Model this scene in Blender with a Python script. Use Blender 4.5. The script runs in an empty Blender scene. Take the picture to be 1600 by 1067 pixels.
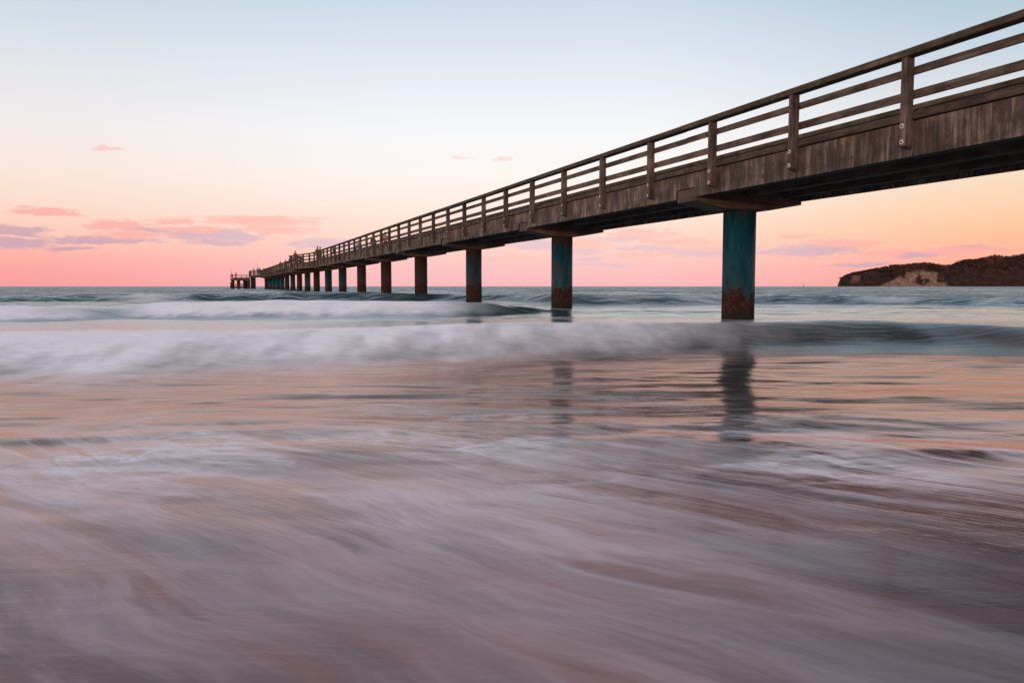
import bpy, bmesh, math, random
import numpy as np
from mathutils import Vector, Matrix, noise as mnoise

random.seed(7)
rng = np.random.default_rng(11)
R = math.radians
scene = bpy.context.scene
COL = scene.collection

# ------------------------------------------------------------------ camera
FPX = 1244.0                 # focal length for a 1600 px wide frame (28 mm)
HC = 0.95                    # lens height above the mean water level
PITCH = math.atan((533.5 - 447.3) / FPX)
cam_d = bpy.data.cameras.new('camera')
cam = bpy.data.objects.new('camera', cam_d)
COL.objects.link(cam)
cam.location = (0, 0, HC)
cam.rotation_euler = (math.pi / 2 - PITCH, 0, 0)
cam_d.sensor_width = 36
cam_d.lens = FPX / 1600 * 36
cam_d.clip_start = 0.1
cam_d.clip_end = 40000
scene.camera = cam

CP, SP = math.cos(PITCH), math.sin(PITCH)
def ray(px, py):
    """viewing direction of a photograph pixel (used to take measurements)"""
    a = (px - 800) / FPX
    b = (533.5 - py) / FPX
    return Vector((a, CP + b * SP, -SP + b * CP))
def at_z(px, py, z):
    d = ray(px, py)
    k = (z - HC) / d.z
    return d.x * k, d.y * k
def at_y(px, py, y):
    d = ray(px, py)
    k = y / d.y
    return d.x * k, y, HC + d.z * k
def azel(px, py):
    d = ray(px, py).normalized()
    return math.degrees(math.atan2(d.x, d.y)), math.degrees(math.asin(d.z))

# ------------------------------------------------------------------ helpers
def lin(r, g, b):
    f = lambda c: (c / 255 / 12.92) if c / 255 <= 0.04045 else ((c / 255 + 0.055) / 1.055) ** 2.4
    return (f(r), f(g), f(b), 1)

def link(name, me, parent=None):
    o = bpy.data.objects.new(name, me)
    COL.objects.link(o)
    if parent is not None:
        o.parent = parent
    return o

def tag(o, label=None, cat=None, group=None, kind=None):
    if label: o['label'] = label
    if cat: o['category'] = cat
    if group: o['group'] = group
    if kind: o['kind'] = kind
    return o

class MB:
    """collects boxes / prisms / tubes and links them as one mesh object"""
    def __init__(self):
        self.bm = bmesh.new()
    def box(self, x0, x1, y0, y1, z0, z1, mat=0):
        v = [self.bm.verts.new((x, y, z)) for x in (x0, x1) for y in (y0, y1) for z in (z0, z1)]
        for f in ((0, 1, 3, 2), (4, 6, 7, 5), (0, 4, 5, 1), (2, 3, 7, 6), (0, 2, 6, 4), (1, 5, 7, 3)):
            self.bm.faces.new([v[i] for i in f]).material_index = mat
        return self
    def bar(self, p, q, w, h, mat=0):
        """rectangular bar from p to q, w sideways, h upwards"""
        p, q = Vector(p), Vector(q)
        d = (q - p).normalized()
        s = d.cross(Vector((0, 0, 1)))
        s = Vector((1, 0, 0)) if s.length < 1e-4 else s.normalized()
        u = s.cross(d).normalized()
        v = [self.bm.verts.new(c + s * (i * w / 2) + u * (j * h / 2)) for c in (p, q) for i, j in ((-1, -1), (1, -1), (1, 1), (-1, 1))]
        for f in ((0, 1, 2, 3), (7, 6, 5, 4), (0, 4, 5, 1), (1, 5, 6, 2), (2, 6, 7, 3), (3, 7, 4, 0)):
            self.bm.faces.new([v[i] for i in f]).material_index = mat
        return self
    def lathe(self, prof, n=32, axis='z', c=(0, 0, 0), mat=0, caps=True):
        rings = []
        for r, h in prof:
            ring = []
            for k in range(n):
                a = 2 * math.pi * k / n
                p = (r * math.cos(a), r * math.sin(a), h)
                if axis == 'x': p = (h, r * math.cos(a), r * math.sin(a))
                ring.append(self.bm.verts.new(Vector(p) + Vector(c)))
            rings.append(ring)
        for a, b in zip(rings, rings[1:]):
            for k in range(n):
                f = self.bm.faces.new((a[k], a[(k + 1) % n], b[(k + 1) % n], b[k]))
                f.material_index = mat; f.smooth = True
        if caps:
            self.bm.faces.new(rings[0][::-1]).material_index = mat
            self.bm.faces.new(rings[-1]).material_index = mat
        return self
    def prism(self, pts, y0, y1, mat=0):
        """polygon in x,z extruded along y"""
        a = [self.bm.verts.new((x, y0, z)) for x, z in pts]
        b = [self.bm.verts.new((x, y1, z)) for x, z in pts]
        n = len(pts)
        for k in range(n):
            self.bm.faces.new((a[k], a[(k + 1) % n], b[(k + 1) % n], b[k])).material_index = mat
        self.bm.faces.new(a[::-1]).material_index = mat
        self.bm.faces.new(b).material_index = mat
        return self
    def bevel(self, w, seg=1):
        bmesh.ops.bevel(self.bm, geom=[e for e in self.bm.edges], offset=w, segments=seg, affect='EDGES', profile=0.6)
        return self
    def mesh(self, name, mats):
        bmesh.ops.recalc_face_normals(self.bm, faces=self.bm.faces)
        me = bpy.data.meshes.new(name)
        self.bm.to_mesh(me); self.bm.free()
        for m in (mats if isinstance(mats, (list, tuple)) else [mats]):
            me.materials.append(m)
        return me
    def build(self, name, mats, parent=None):
        return link(name, self.mesh(name, mats), parent)

class NT:
    """small node-tree writer"""
    def __init__(self, tree):
        self.t = tree
    def n(self, typ, **kw):
        nd = self.t.nodes.new(typ)
        for k, v in kw.items():
            if k == 'ins':
                for i, val in v.items():
                    s = nd.inputs[i]
                    if hasattr(val, 'is_linked') or isinstance(val, bpy.types.NodeSocket):
                        self.t.links.new(val, s)
                    else:
                        s.default_value = val
            else:
                setattr(nd, k, v)
        return nd
    def math(self, op, a, b=None, c=None, clamp=False):
        ins = {0: a}
        if b is not None: ins[1] = b
        if c is not None: ins[2] = c
        return self.n('ShaderNodeMath', operation=op, use_clamp=clamp, ins=ins).outputs[0]
    def vm(self, op, a, b=None):
        ins = {0: a}
        if b is not None: ins[1] = b
        nd = self.n('ShaderNodeVectorMath', operation=op, ins=ins)
        return nd.outputs['Value'] if op in ('LENGTH', 'DOT_PRODUCT') else nd.outputs[0]
    def noise(self, vec, scale, detail=4, rough=0.55, dist=0.0):
        return self.n('ShaderNodeTexNoise', ins={'Vector': vec, 'Scale': scale, 'Detail': detail, 'Roughness': rough, 'Distortion': dist}).outputs[0]
    def ramp(self, fac, stops, interp='LINEAR'):
        nd = self.n('ShaderNodeValToRGB', ins={0: fac})
        cr = nd.color_ramp
        cr.interpolation = interp
        while len(cr.elements) < len(stops): cr.elements.new(0.5)
        for e, (p, c) in zip(cr.elements, stops):
            e.position = p
            e.color = c if len(c) == 4 else (*c, 1)
        return nd.outputs[0]
    def range(self, v, a, b, c=0.0, d=1.0, smooth=True):
        return self.n('ShaderNodeMapRange', interpolation_type='SMOOTHSTEP' if smooth else 'LINEAR', clamp=True,
                      ins={0: v, 1: a, 2: b, 3: c, 4: d}).outputs[0]
    def mix(self, fac, a, b, mode='MIX'):
        nd = self.n('ShaderNodeMix', data_type='RGBA', blend_type=mode)
        for s, val in ((nd.inputs[0], fac), (nd.inputs[6], a), (nd.inputs[7], b)):
            if isinstance(val, bpy.types.NodeSocket): self.t.links.new(val, s)
            else: s.default_value = val
        return nd.outputs[2]
    def mapping(self, vec, scale=(1, 1, 1), rot=(0, 0, 0), loc=(0, 0, 0)):
        return self.n('ShaderNodeMapping', ins={'Vector': vec, 'Scale': scale, 'Rotation': rot, 'Location': loc}).outputs[0]
    def attr(self, name, out='Fac'):
        return self.n('ShaderNodeAttribute', attribute_name=name).outputs[out]

def material(name):
    m = bpy.data.materials.new(name)
    m.use_nodes = True
    t = NT(m.node_tree)
    b = m.node_tree.nodes['Principled BSDF']
    return m, t, b

def feed(t, b, **kw):
    for k, v in kw.items():
        k = {'base': 'Base Color', 'rough': 'Roughness', 'normal': 'Normal', 'metal': 'Metallic', 'ior': 'IOR', 'spec': 'Specular IOR Level'}[k]
        if isinstance(v, bpy.types.NodeSocket): t.t.links.new(v, b.inputs[k])
        else: b.inputs[k].default_value = v

# ------------------------------------------------------------------ world
SUN_EL, SUN_AZ = 4.0, -150.0          # low sun behind the photographer's left shoulder (azimuth from +Y, clockwise)
def build_world():
    w = bpy.data.worlds.new('World')
    scene.world = w
    w.use_nodes = True
    w.node_tree.nodes.clear()
    t = NT(w.node_tree)
    out = t.n('ShaderNodeOutputWorld')
    d = t.n('ShaderNodeTexCoord').outputs['Generated']
    s = t.n('ShaderNodeSeparateXYZ', ins={0: d}).outputs
    el = t.math('MULTIPLY', t.math('ARCSINE', s[2]), 180 / math.pi)
    az = t.math('MULTIPLY', t.math('ARCTAN2', s[0], s[1]), 180 / math.pi)
    fac = t.math('DIVIDE', t.math('ADD', el, 5.0), 95.0, clamp=True)
    P = lambda e: (e + 5) / 95
    top = [(38, (200, 192, 206)), (60, (186, 182, 204)), (90, (164, 166, 196))]
    mid = [(-5, (150, 140, 150)), (-0.2, (253, 186, 188)), (0.8, (255, 193, 195)), (1.8, (255, 200, 198)), (3.0, (254, 212, 202)), (4.2, (254, 222, 210)), (5.6, (253, 233, 224)),
           (7.5, (253, 243, 238)), (10.5, (247, 246, 249)), (14.5, (230, 234, 243)), (19.8, (200, 215, 230)), (27, (194, 201, 215))] + top
    left = [(-5, (150, 130, 140)), (-0.2, (250, 157, 157)), (0.8, (254, 164, 164)), (1.6, (254, 171, 165)), (2.4, (254, 186, 172)), (3.6, (253, 204, 187)), (5.0, (251, 217, 204)),
            (7.0, (249, 228, 217)), (10.0, (241, 232, 233)), (14.5, (220, 226, 233)), (19.8, (186, 205, 219)), (27, (180, 188, 201))] + top
    right = [(-5, (150, 130, 130)), (-0.2, (251, 156, 150)), (0.8, (254, 168, 158)), (2.0, (254, 180, 157)), (3.4, (253, 193, 156)), (5.0, (251, 207, 175)),
             (7.0, (246, 218, 196)), (10.0, (232, 224, 224)), (14.0, (198, 212, 224)), (19.8, (157, 187, 202)), (27, (150, 168, 183))] + top
    rm = [t.ramp(fac, [(P(e), lin(*c)) for e, c in r]) for r in (mid, left, right)]
    sky = t.mix(t.range(az, -4, -36), rm[0], rm[1])
    sky = t.mix(t.range(az, 6, 34), sky, rm[2])
    # clouds: small flat banks low over the sea, each placed by its bearing and height in the sky
    pv = t.n('ShaderNodeCombineXYZ', ins={0: az, 1: el, 2: 0.0}).outputs[0]
    warp = t.n('ShaderNodeTexNoise', ins={'Vector': t.mapping(pv, (0.55, 1.7, 1)), 'Scale': 1.0, 'Detail': 3.0}).outputs['Color']
    wv = t.vm('MULTIPLY', t.vm('SUBTRACT', warp, (0.5, 0.5, 0.5)), (2.4, 0.55, 0.0))
    pw = t.vm('ADD', pv, wv)
    nz = t.math('SUBTRACT', t.noise(t.mapping(pv, (0.75, 2.6, 1)), 1.6, 7, 0.62), 0.5)
    pink = [(185, 353, 50, 8), (276, 346, 34, 4), (205, 368, 58, 4.5), (300, 359, 44, 5), (410, 345, 86, 7), (430, 359, 56, 6), (75, 331, 46, 6), (170, 233, 22, 3.2), (788, 248, 15, 3.6),
            (722, 246, 11, 2.4), (918, 381, 36, 8), (1005, 366, 52, 7), (1060, 378, 58, 5), (1100, 388, 40, 4), (1325, 381, 52, 5), (1290, 378, 30, 4), (1000, 399, 50, 4), (1245, 370, 24, 3), (1385, 396, 34, 5),
            (790, 404, 40, 3.5), (1500, 392, 60, 5), (620, 398, 40, 4)]
    lav = [(22, 361, 52, 8), (20, 379, 58, 7), (165, 376, 78, 6), (235, 360, 40, 4), (322, 367, 66, 9), (345, 378, 46, 5), (384, 371, 24, 5), (512, 381, 50, 7), (845, 383, 48, 7), (915, 391, 34, 5), (985, 373, 44, 5),
           (1085, 396, 66, 6), (1258, 392, 74, 8), (1285, 388, 44, 5), (110, 388, 34, 3), (1010, 388, 50, 4), (1430, 399, 40, 4), (1345, 414, 60, 2.5), (1520, 388, 30, 4), (920, 405, 30, 3),
           (560, 392, 46, 4), (940, 414, 50, 2.5)]
    def field(lst, grow=1.5):
        m = None
        for px, py, hw, hh in lst:
            a, e = azel(px, py)
            a1, _ = azel(px + hw * grow, py)
            _, e1 = azel(px, py - hh * grow)
            dd = t.vm('MULTIPLY', t.vm('SUBTRACT', pw, (a, e, 0)), (1 / (a1 - a), 1 / (e1 - e), 0))
            l = t.vm('LENGTH', dd)
            m = l if m is None else t.math('SMOOTH_MIN', m, l, 0.25)
        return t.math('SUBTRACT', 1.0, m)
    fp, fl = field(pink), field(lav)
    dens_p = t.range(t.math('ADD', fp, t.math('MULTIPLY', nz, 1.7)), 0.0, 0.62)
    dens_l = t.range(t.math('ADD', fl, t.math('MULTIPLY', nz, 1.7)), 0.0, 0.62)
    side = t.range(t.math('ABSOLUTE', az), 8, 30)
    cp = t.mix(side, lin(255, 196, 188), lin(253, 172, 168))
    cl = t.mix(side, lin(230, 196, 208), lin(202, 164, 184))
    sky = t.mix(t.math('MULTIPLY', dens_l, 0.88), sky, cl)
    sky = t.mix(t.math('MULTIPLY', dens_p, t.range(el, 4.5, 8.0, 0.86, 0.5)), sky, cp)
    bg = t.n('ShaderNodeBackground', ins={0: sky, 1: 0.97})
    ns = t.n('ShaderNodeTexSky', sky_type='NISHITA', sun_disc=False, sun_elevation=R(SUN_EL), sun_rotation=R(SUN_AZ), altitude=0, air_density=1.0, dust_density=1.5)
    bg2 = t.n('ShaderNodeBackground', ins={0: ns.outputs[0], 1: 0.02})
    add = t.n('ShaderNodeAddShader', ins={0: bg.outputs[0], 1: bg2.outputs[0]})
    t.t.links.new(add.outputs[0], out.inputs[0])
    w.cycles.sampling_method = 'MANUAL'
    w.cycles.sample_map_resolution = 512
build_world()

sl = bpy.data.lights.new('sun', 'SUN')
sl.energy = 0.95
sl.angle = R(3)
sl.color = (1.0, 0.60, 0.36)
so = bpy.data.objects.new('sun', sl)
COL.objects.link(so)
sd = Vector((math.sin(R(SUN_AZ)) * math.cos(R(SUN_EL)), math.cos(R(SUN_AZ)) * math.cos(R(SUN_EL)), math.sin(R(SUN_EL))))
so.rotation_euler = (-sd).to_track_quat('-Z', 'Y').to_euler()
so.location = sd * 50

scene.view_settings.view_transform = 'Standard'
scene.view_settings.look = 'None'
scene.view_settings.exposure = 0
scene.view_settings.gamma = 1
scene.view_settings.use_curve_mapping = False
scene.cycles.max_bounces = 6
scene.cycles.use_denoising = True

# ------------------------------------------------------------------ materials
def wood(name, grain='z', c0=(0.026, 0.018, 0.014), c1=(0.105, 0.074, 0.058), c2=(0.20, 0.155, 0.128), moss=0.0, lichen=0.0, seams=0.0):
    m, t, b = material(name)
    oc = t.n('ShaderNodeTexCoord').outputs['Object']
    rnd = t.n('ShaderNodeObjectInfo').outputs['Random']
    off = t.n('ShaderNodeCombineXYZ', ins={0: t.math('MULTIPLY', rnd, 7.0), 1: t.math('MULTIPLY', rnd, 31.0), 2: t.math('MULTIPLY', rnd, 5.0)}).outputs[0]
    p = t.vm('ADD', oc, off)
    sc = {'z': (14, 14, 0.9), 'y': (16, 0.9, 16), 'x': (0.9, 16, 16)}[grain]
    sc2 = {'z': (60, 60, 2.2), 'y': (60, 2.2, 60), 'x': (2.2, 60, 60)}[grain]
    g1 = t.noise(t.mapping(p, sc), 1.0, 5, 0.65, 0.3)
    g2 = t.noise(t.mapping(p, sc2), 1.0, 3, 0.6)
    blot = t.noise(p, 1.6, 4, 0.6)
    f = t.math('ADD', t.math('MULTIPLY', g1, 0.65), t.math('MULTIPLY', g2, 0.35))
    f = t.math('ADD', f, t.math('MULTIPLY', t.math('SUBTRACT', blot, 0.5), 0.55))
    col = t.ramp(f, [(0.30, c0), (0.50, c1), (0.68, c2)])
    tone = t.math('ADD', 0.82, t.math('MULTIPLY', rnd, 0.36))
    col = t.mix(1.0, col, t.n('ShaderNodeCombineXYZ', ins={0: tone, 1: tone, 2: tone}).outputs[0], 'MULTIPLY')
    h = f
    if seams:
        # joints between the upright boards
        y = t.n('ShaderNodeSeparateXYZ', ins={0: p}).outputs[1]
        k = t.math('PINGPONG', y, seams / 2)
        line = t.range(k, 0.008, 0.0)
        gate = t.range(t.noise(t.mapping(p, (0, 1.2, 0)), 1.0, 2), 0.40, 0.5)
        line = t.math('MULTIPLY', line, gate)
        col = t.mix(t.math('MULTIPLY', line, 0.85), col, (0.012, 0.009, 0.008, 1))
        # every board has its own tone
        cell = t.n('ShaderNodeTexWhiteNoise', noise_dimensions='1D', ins={'W': t.math('FLOOR', t.math('DIVIDE', y, seams))}).outputs[0]
        col = t.mix(t.math('MULTIPLY', cell, 0.42), col, (0.045, 0.030, 0.024, 1))
        h = t.math('SUBTRACT', f, t.math('MULTIPLY', line, 0.8))
    if moss:
        mm = t.range(t.noise(p, 5.0, 6, 0.7), 0.62 - 0.25 * moss, 0.72 - 0.15 * moss)
        col = t.mix(t.math('MULTIPLY', mm, 0.75), col, (0.040, 0.040, 0.016, 1))
    if lichen:
        lm = t.range(t.noise(p, 3.2, 6, 0.75), 0.66 - 0.08 * lichen, 0.74 - 0.08 * lichen)
        if seams:
            z = t.n('ShaderNodeSeparateXYZ', ins={0: oc}).outputs[2]
            lm = t.math('MULTIPLY', lm, t.range(z, 0.22, 0.56))
        col = t.mix(t.math('MULTIPLY', lm, 0.8), col, (0.17, 0.075, 0.014, 1))
    bump = t.n('ShaderNodeBump', ins={'Strength': 0.55, 'Distance': 0.012, 'Height': h}).outputs[0]
    feed(t, b, base=col, rough=0.82, normal=bump, spec=0.25)
    return m

M_FASCIA = wood('weathered_upright_boards', 'z', (0.026, 0.019, 0.016), (0.118, 0.091, 0.076), (0.37, 0.31, 0.27), moss=0.45, lichen=1.2, seams=0.24)
M_POST = wood('weathered_post_timber', 'z', (0.024, 0.017, 0.015), (0.098, 0.073, 0.062), (0.23, 0.185, 0.16), moss=0.1, lichen=0.12)
M_RAIL = wood('weathered_rail_timber', 'y', (0.028, 0.020, 0.016), (0.105, 0.080, 0.064), (0.20, 0.16, 0.132), moss=0.25)
M_CAP = wood('mossy_cap_timber', 'y', (0.026, 0.020, 0.013), (0.080, 0.062, 0.040), (0.15, 0.120, 0.086), moss=0.55)
M_CURB = wood('mossy_curb_timber', 'y', (0.022, 0.017, 0.013), (0.078, 0.058, 0.045), (0.15, 0.118, 0.095), moss=0.45, lichen=0.6)
M_BEAM = wood('damp_beam_timber', 'y', (0.020, 0.015, 0.013), (0.070, 0.050, 0.042), (0.13, 0.100, 0.084))
M_CROSS = wood('cross_beam_timber', 'x', (0.030, 0.021, 0.017), (0.100, 0.072, 0.058), (0.19, 0.145, 0.118), lichen=0.6)
M_DECK = wood('deck_planks', 'x', (0.030, 0.023, 0.018), (0.09, 0.070, 0.056), (0.16, 0.125, 0.10))

def mat_pile():
    m, t, b = material('rusted_blue_paint')
    oc = t.n('ShaderNodeTexCoord').outputs['Object']
    oi = t.n('ShaderNodeObjectInfo')
    rnd = oi.outputs['Random']
    ocol = t.n('ShaderNodeSeparateColor', ins={0: oi.outputs['Color']}).outputs
    off = t.n('ShaderNodeCombineXYZ', ins={0: t.math('MULTIPLY', rnd, 17.0), 1: t.math('MULTIPLY', rnd, 9.0), 2: 0.0}).outputs[0]
    p = t.vm('ADD', oc, off)
    z = t.n('ShaderNodeSeparateXYZ', ins={0: oc}).outputs[2]
    n1 = t.noise(t.mapping(p, (2.2, 2.2, 0.55)), 1.0, 5, 0.6, 0.5)
    n2 = t.noise(t.mapping(p, (9, 9, 1.5)), 1.0, 6, 0.72)
    n3 = t.noise(p, 16.0, 5, 0.7)
    v = t.math('ADD', t.math('MULTIPLY', n1, 0.95), t.math('MULTIPLY', n2, 0.42))
    v = t.math('ADD', v, t.math('MULTIPLY', t.math('SUBTRACT', n3, 0.5), 0.55))
    # rust takes over in the splash zone and under the head of the pile
    nb = t.math('ADD', t.math('MULTIPLY', t.noise(t.mapping(p, (3.6, 3.6, 0.9)), 1.0, 7, 0.74), 1.9), t.math('MULTIPLY', n1, 1.1))
    low = t.range(t.math('ADD', z, t.math('SUBTRACT', nb, 1.5)), 1.15, 0.35, 0.0, 0.75)
    top = t.range(z, 2.35, 2.85, 0.0, 0.22)
    v = t.math('ADD', v, t.math('ADD', low, top))
    v = t.math('SUBTRACT', v, ocol[0])
    rust = t.range(v, -0.04, 0.20)
    edge = t.math('MULTIPLY', t.range(v, -0.10, 0.05), t.range(v, 0.2, 0.06))
    blue = t.mix(t.range(t.math('ADD', t.math('MULTIPLY', n2, 0.6), t.math('MULTIPLY', n1, 0.4)), 0.35, 0.65), (0.004, 0.030, 0.048, 1), (0.010, 0.085, 0.125, 1))
    rc = t.ramp(t.noise(p, 9.0, 6, 0.7), [(0.32, (0.014, 0.008, 0.008)), (0.5, (0.040, 0.017, 0.014)), (0.70, (0.088, 0.040, 0.028))])
    brown = t.ramp(n2, [(0.3, (0.028, 0.018, 0.016)), (0.7, (0.080, 0.052, 0.042))])
    rc = t.mix(t.range(z, 0.9, 1.5), rc, t.mix(0.55, rc, brown))
    col = t.mix(rust, blue, rc)
    col = t.mix(t.math('MULTIPLY', edge, 0.5), col, (0.060, 0.026, 0.018, 1))
    # tide mark: dark weed at the water
    weed = t.range(t.math('ADD', z, t.math('MULTIPLY', t.math('SUBTRACT', n2, 0.5), 0.9)), 0.42, 0.22)
    col = t.mix(t.math('MULTIPLY', weed, 0.8), col, (0.022, 0.022, 0.016, 1))
    hgt = t.math('ADD', t.math('MULTIPLY', n3, 0.5), t.math('MULTIPLY', rust, 0.5))
    bump = t.n('ShaderNodeBump', ins={'Strength': 0.6, 'Distance': 0.012, 'Height': hgt}).outputs[0]
    feed(t, b, base=col, rough=t.math('ADD', 0.48, t.math('MULTIPLY', rust, 0.4)), normal=bump, spec=0.15)
    return m
M_PILE = mat_pile()

def plain(name, c, rough=0.7, metal=0.0, var=0.25, scale=14.0):
    m, t, b = material(name)
    oc = t.n('ShaderNodeTexCoord').outputs['Object']
    n = t.noise(oc, scale, 4, 0.6)
    k = [x * (1 - var) for x in c]; l = [min(1, x * (1 + var)) for x in c]
    feed(t, b, base=t.ramp(n, [(0.3, k), (0.7, l)]), rough=rough, metal=metal)
    return m
M_ZINC = plain('galvanised_washer', (0.62, 0.60, 0.57), 0.5, 0.3, 0.2, 40)
M_BOLT = plain('dark_bolt_head', (0.10, 0.085, 0.075), 0.6, 0.6, 0.3, 40)
M_GREYSTEEL = plain('grey_steel', (0.22, 0.23, 0.22), 0.55, 0.4, 0.2)

# ------------------------------------------------------------------ pier
ALPHA, LMID, D1 = 0.358, 12.695, 17.238         # bearing, offset of the centre line, distance of the first bent
pier = bpy.data.objects.new('pier', None)
COL.objects.link(pier)
dv = Vector((-math.sin(ALPHA), math.cos(ALPHA), 0)); nv = Vector((math.cos(ALPHA), math.sin(ALPHA), 0))
pier.location = nv * LMID + dv * D1
pier.rotation_euler = (0, 0, ALPHA)
tag(pier, 'long weathered timber pier on rusted blue steel piles running out to sea', 'pier')
def local(x, y, z):                               # pier-local point -> world
    return pier.location + nv * x + dv * y + Vector((0, 0, z))

SPAN, BAY, PY0 = 11.2, 2.8, -6.82
KA, KB = -2, 17                                   # first and last bent
KBULGE = 7                                        # the look-out bay widens between bents 7 and 8
BULGE = 1.70
XF = 1.635                                        # outer face of the side boarding
Y0, Y1 = KA * SPAN, KB * SPAN

def xl(y):
    """offset of the sea-left edge: straight, but splayed out along the look-out bay"""
    a, b = KBULGE * SPAN, (KBULGE + 1) * SPAN
    return -XF - (BULGE * (y - a) / (b - a) if a < y <= b else 0)

def place(o, x, y, z, rz=0.0):
    o.location = (x, y, z); o.rotation_euler = (0, 0, rz)
    return o

# side boarding: one length per span, notched round the cross-beam ends
def fascia_mesh(length, left):
    m = MB()
    nw = 0.405
    for (a, b, z0, z1) in ((nw, length - nw, 0.0, 0.58), (0.004, nw, 0.235, 0.58), (length - nw, length - 0.004, 0.235, 0.58)):
        m.box(0.0, 0.06, a, b, z0, z1)
    bm = m.bm
    bmesh.ops.remove_doubles(bm, verts=bm.verts, dist=1e-4)
    # drop the doubled inner walls
    dead = [f for f in bm.faces if abs(f.normal.y) > 0.9 and any(abs(f.calc_center_median().y - q) < 1e-3 for q in (nw, length - nw)) and f.calc_center_median().z > 0.23]
    bmesh.ops.delete(bm, geom=dead, context='FACES_ONLY')
    return m.mesh('side_boarding', M_FASCIA)
FME = fascia_mesh(SPAN, True)
def edge_runs():
    """runs of the left edge: (start, end, bulge?)"""
    return [(k * SPAN, (k + 1) * SPAN, k == KBULGE) for k in range(KA, KB)]
blen = math.hypot(SPAN, BULGE); bang = math.atan2(BULGE, SPAN)
FMB = fascia_mesh(blen, True)
for a, b, bulge in edge_runs():
    o = link('side_boarding', FMB if bulge else FME, pier)
    place(o, xl(a + 1e-6) if not bulge else -XF, a, 3.13, bang if bulge else 0)
    o = link('side_boarding', FME, pier)
    place(o, XF, b, 3.13, math.pi)
# curb timbers
def boards(name, x0, x1, z0, z1, mat, jitter=0.004, stop=None):
    me = MB().box(x0, x1, 0.006, SPAN - 0.006, z0, z1).bevel(0.012).mesh(name, mat)
    mb = MB().box(x0, x1, 0.006, blen - 0.006, z0, z1).bevel(0.012).mesh(name, mat)
    for a, b, bulge in edge_runs():
        o = link(name, mb if bulge else me, pier)
        place(o, -XF, a, random.uniform(-jitter, jitter), bang if bulge else 0)
        o.rotation_euler.x = random.uniform(-jitter, jitter) * 0.12
        o = link(name, me, pier)
        place(o, XF, b, random.uniform(-jitter, jitter), math.pi)
boards('curb', -0.03, 0.16, 3.735, 3.870, M_CURB)
boards('rail_board', 0.005, 0.045, 4.075, 4.225, M_RAIL)
boards('rail_board', 0.005, 0.045, 4.470, 4.608, M_RAIL)
boards('handrail', -0.20, 0.03, 4.755, 4.872, M_CAP)

# deck planks (one long deck, planks across)
dk = MB()
y = Y0
while y < Y1:
    dk.box(-XF + 0.065, XF - 0.065, y, y + 0.150, 3.66, 3.73 + random.uniform(-0.003, 0.003))
    y += 0.16
dk.build('deck', M_DECK, pier)
bd = MB()                                         # floor of the look-out bay
a, b = KBULGE * SPAN, (KBULGE + 1) * SPAN
nb = 60
for k in range(nb):
    ya = a + (b - a) * k / nb
    yb = ya + (b - a) / nb * 0.94
    x0 = -XF - BULGE * (ya - a) / (b - a) + 0.075
    if x0 < -XF + 0.055:
        bd.box(x0, -XF + 0.06, ya, yb, 3.66, 3.728)
bd.build('deck', M_DECK, pier)
# closing face of the look-out bay
MB().box(-XF - BULGE + 0.07, -XF - 0.003, b - 0.06, b, 3.13, 3.71).build('side_boarding', M_FASCIA, pier)
MB().box(-XF - BULGE + 0.1, -XF, b - 0.03, b + 0.01, 4.08, 4.225).box(-XF - BULGE + 0.1, -XF, b - 0.03, b + 0.01, 4.47, 4.608).build('rail_board', M_RAIL, pier)
MB().box(-XF - BULGE - 0.1, -XF, b - 0.14, b + 0.07, 4.757, 4.870).build('handrail', M_CAP, pier)

# longitudinal girders
gme = MB().box(-0.14, 0.14, 0.01, SPAN - 0.01, 3.20, 3.655).bevel(0.01).mesh('girder', M_BEAM)
for k in range(KA, KB):
    for gx in (-1.12, 0.0, 1.12):
        place(link('girder', gme, pier), gx, k * SPAN, 0)
jme = MB().box(-1.55, 1.55, -0.05, 0.05, 3.40, 3.63).mesh('joist', M_BEAM)
jl = MB()
for k in range(KA, KB):
    for q in range(1, 5):
        jl.box(-1.555, 1.555, k * SPAN + q * SPAN / 5 - 0.06, k * SPAN + q * SPAN / 5 + 0.06, 3.38, 3.62)
jl.build('joist', M_BEAM, pier)

# bents: cross beam + pile
cbme = MB().prism([(-1.60, 3.04), (-0.62, 2.87), (0.62, 2.87), (1.60, 3.04), (1.60, 3.352), (-1.60, 3.352)], -0.41, 0.41).bevel(0.012).mesh('cross_beam', M_CROSS)
cbl = MB().prism([(-1.60 - BULGE * 0.95, 3.04), (-0.62, 2.87), (0.62, 2.87), (1.60, 3.04), (1.60, 3.352), (-1.60 - BULGE * 0.95, 3.352)], -0.41, 0.41).bevel(0.012).mesh('cross_beam', M_CROSS)
prof = [(0.412, -1.6), (0.412, 0.2), (0.409, 1.2), (0.410, 2.70), (0.455, 2.705), (0.455, 2.86)]
pm = MB()
pm.lathe([(0.412, -1.6), (0.410, 2.865)], 56)
pme = pm.mesh('pile', M_PILE)
PAINT = {-2: 0.9, -1: 0.9, 0: 0.93, 1: 0.78, 2: 0.66, 3: 0.52, 4: 0.50, 5: 0.52, 6: 0.70, 7: 0.80, 8: 0.50, 9: 0.75, 10: 0.52, 11: 0.8, 12: 0.5, 13: 0.9, 14: 1.0, 15: 0.95, 16: 1.0, 17: 0.6}
for k in range(KA, KB + 1):
    place(link('cross_beam', cbl if k == KBULGE + 1 else cbme, pier), random.uniform(-.01, .01), k * SPAN, 0)
    o = place(link('pile', pme, pier), random.uniform(-.02, .02), k * SPAN, 0, random.uniform(0, 6.28))
    if k == 0: o.rotation_euler.z = 1.1
    if k == 1: o.rotation_euler.z = 2.6
    o.color = (PAINT[k], 0, 0, 1)

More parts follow.
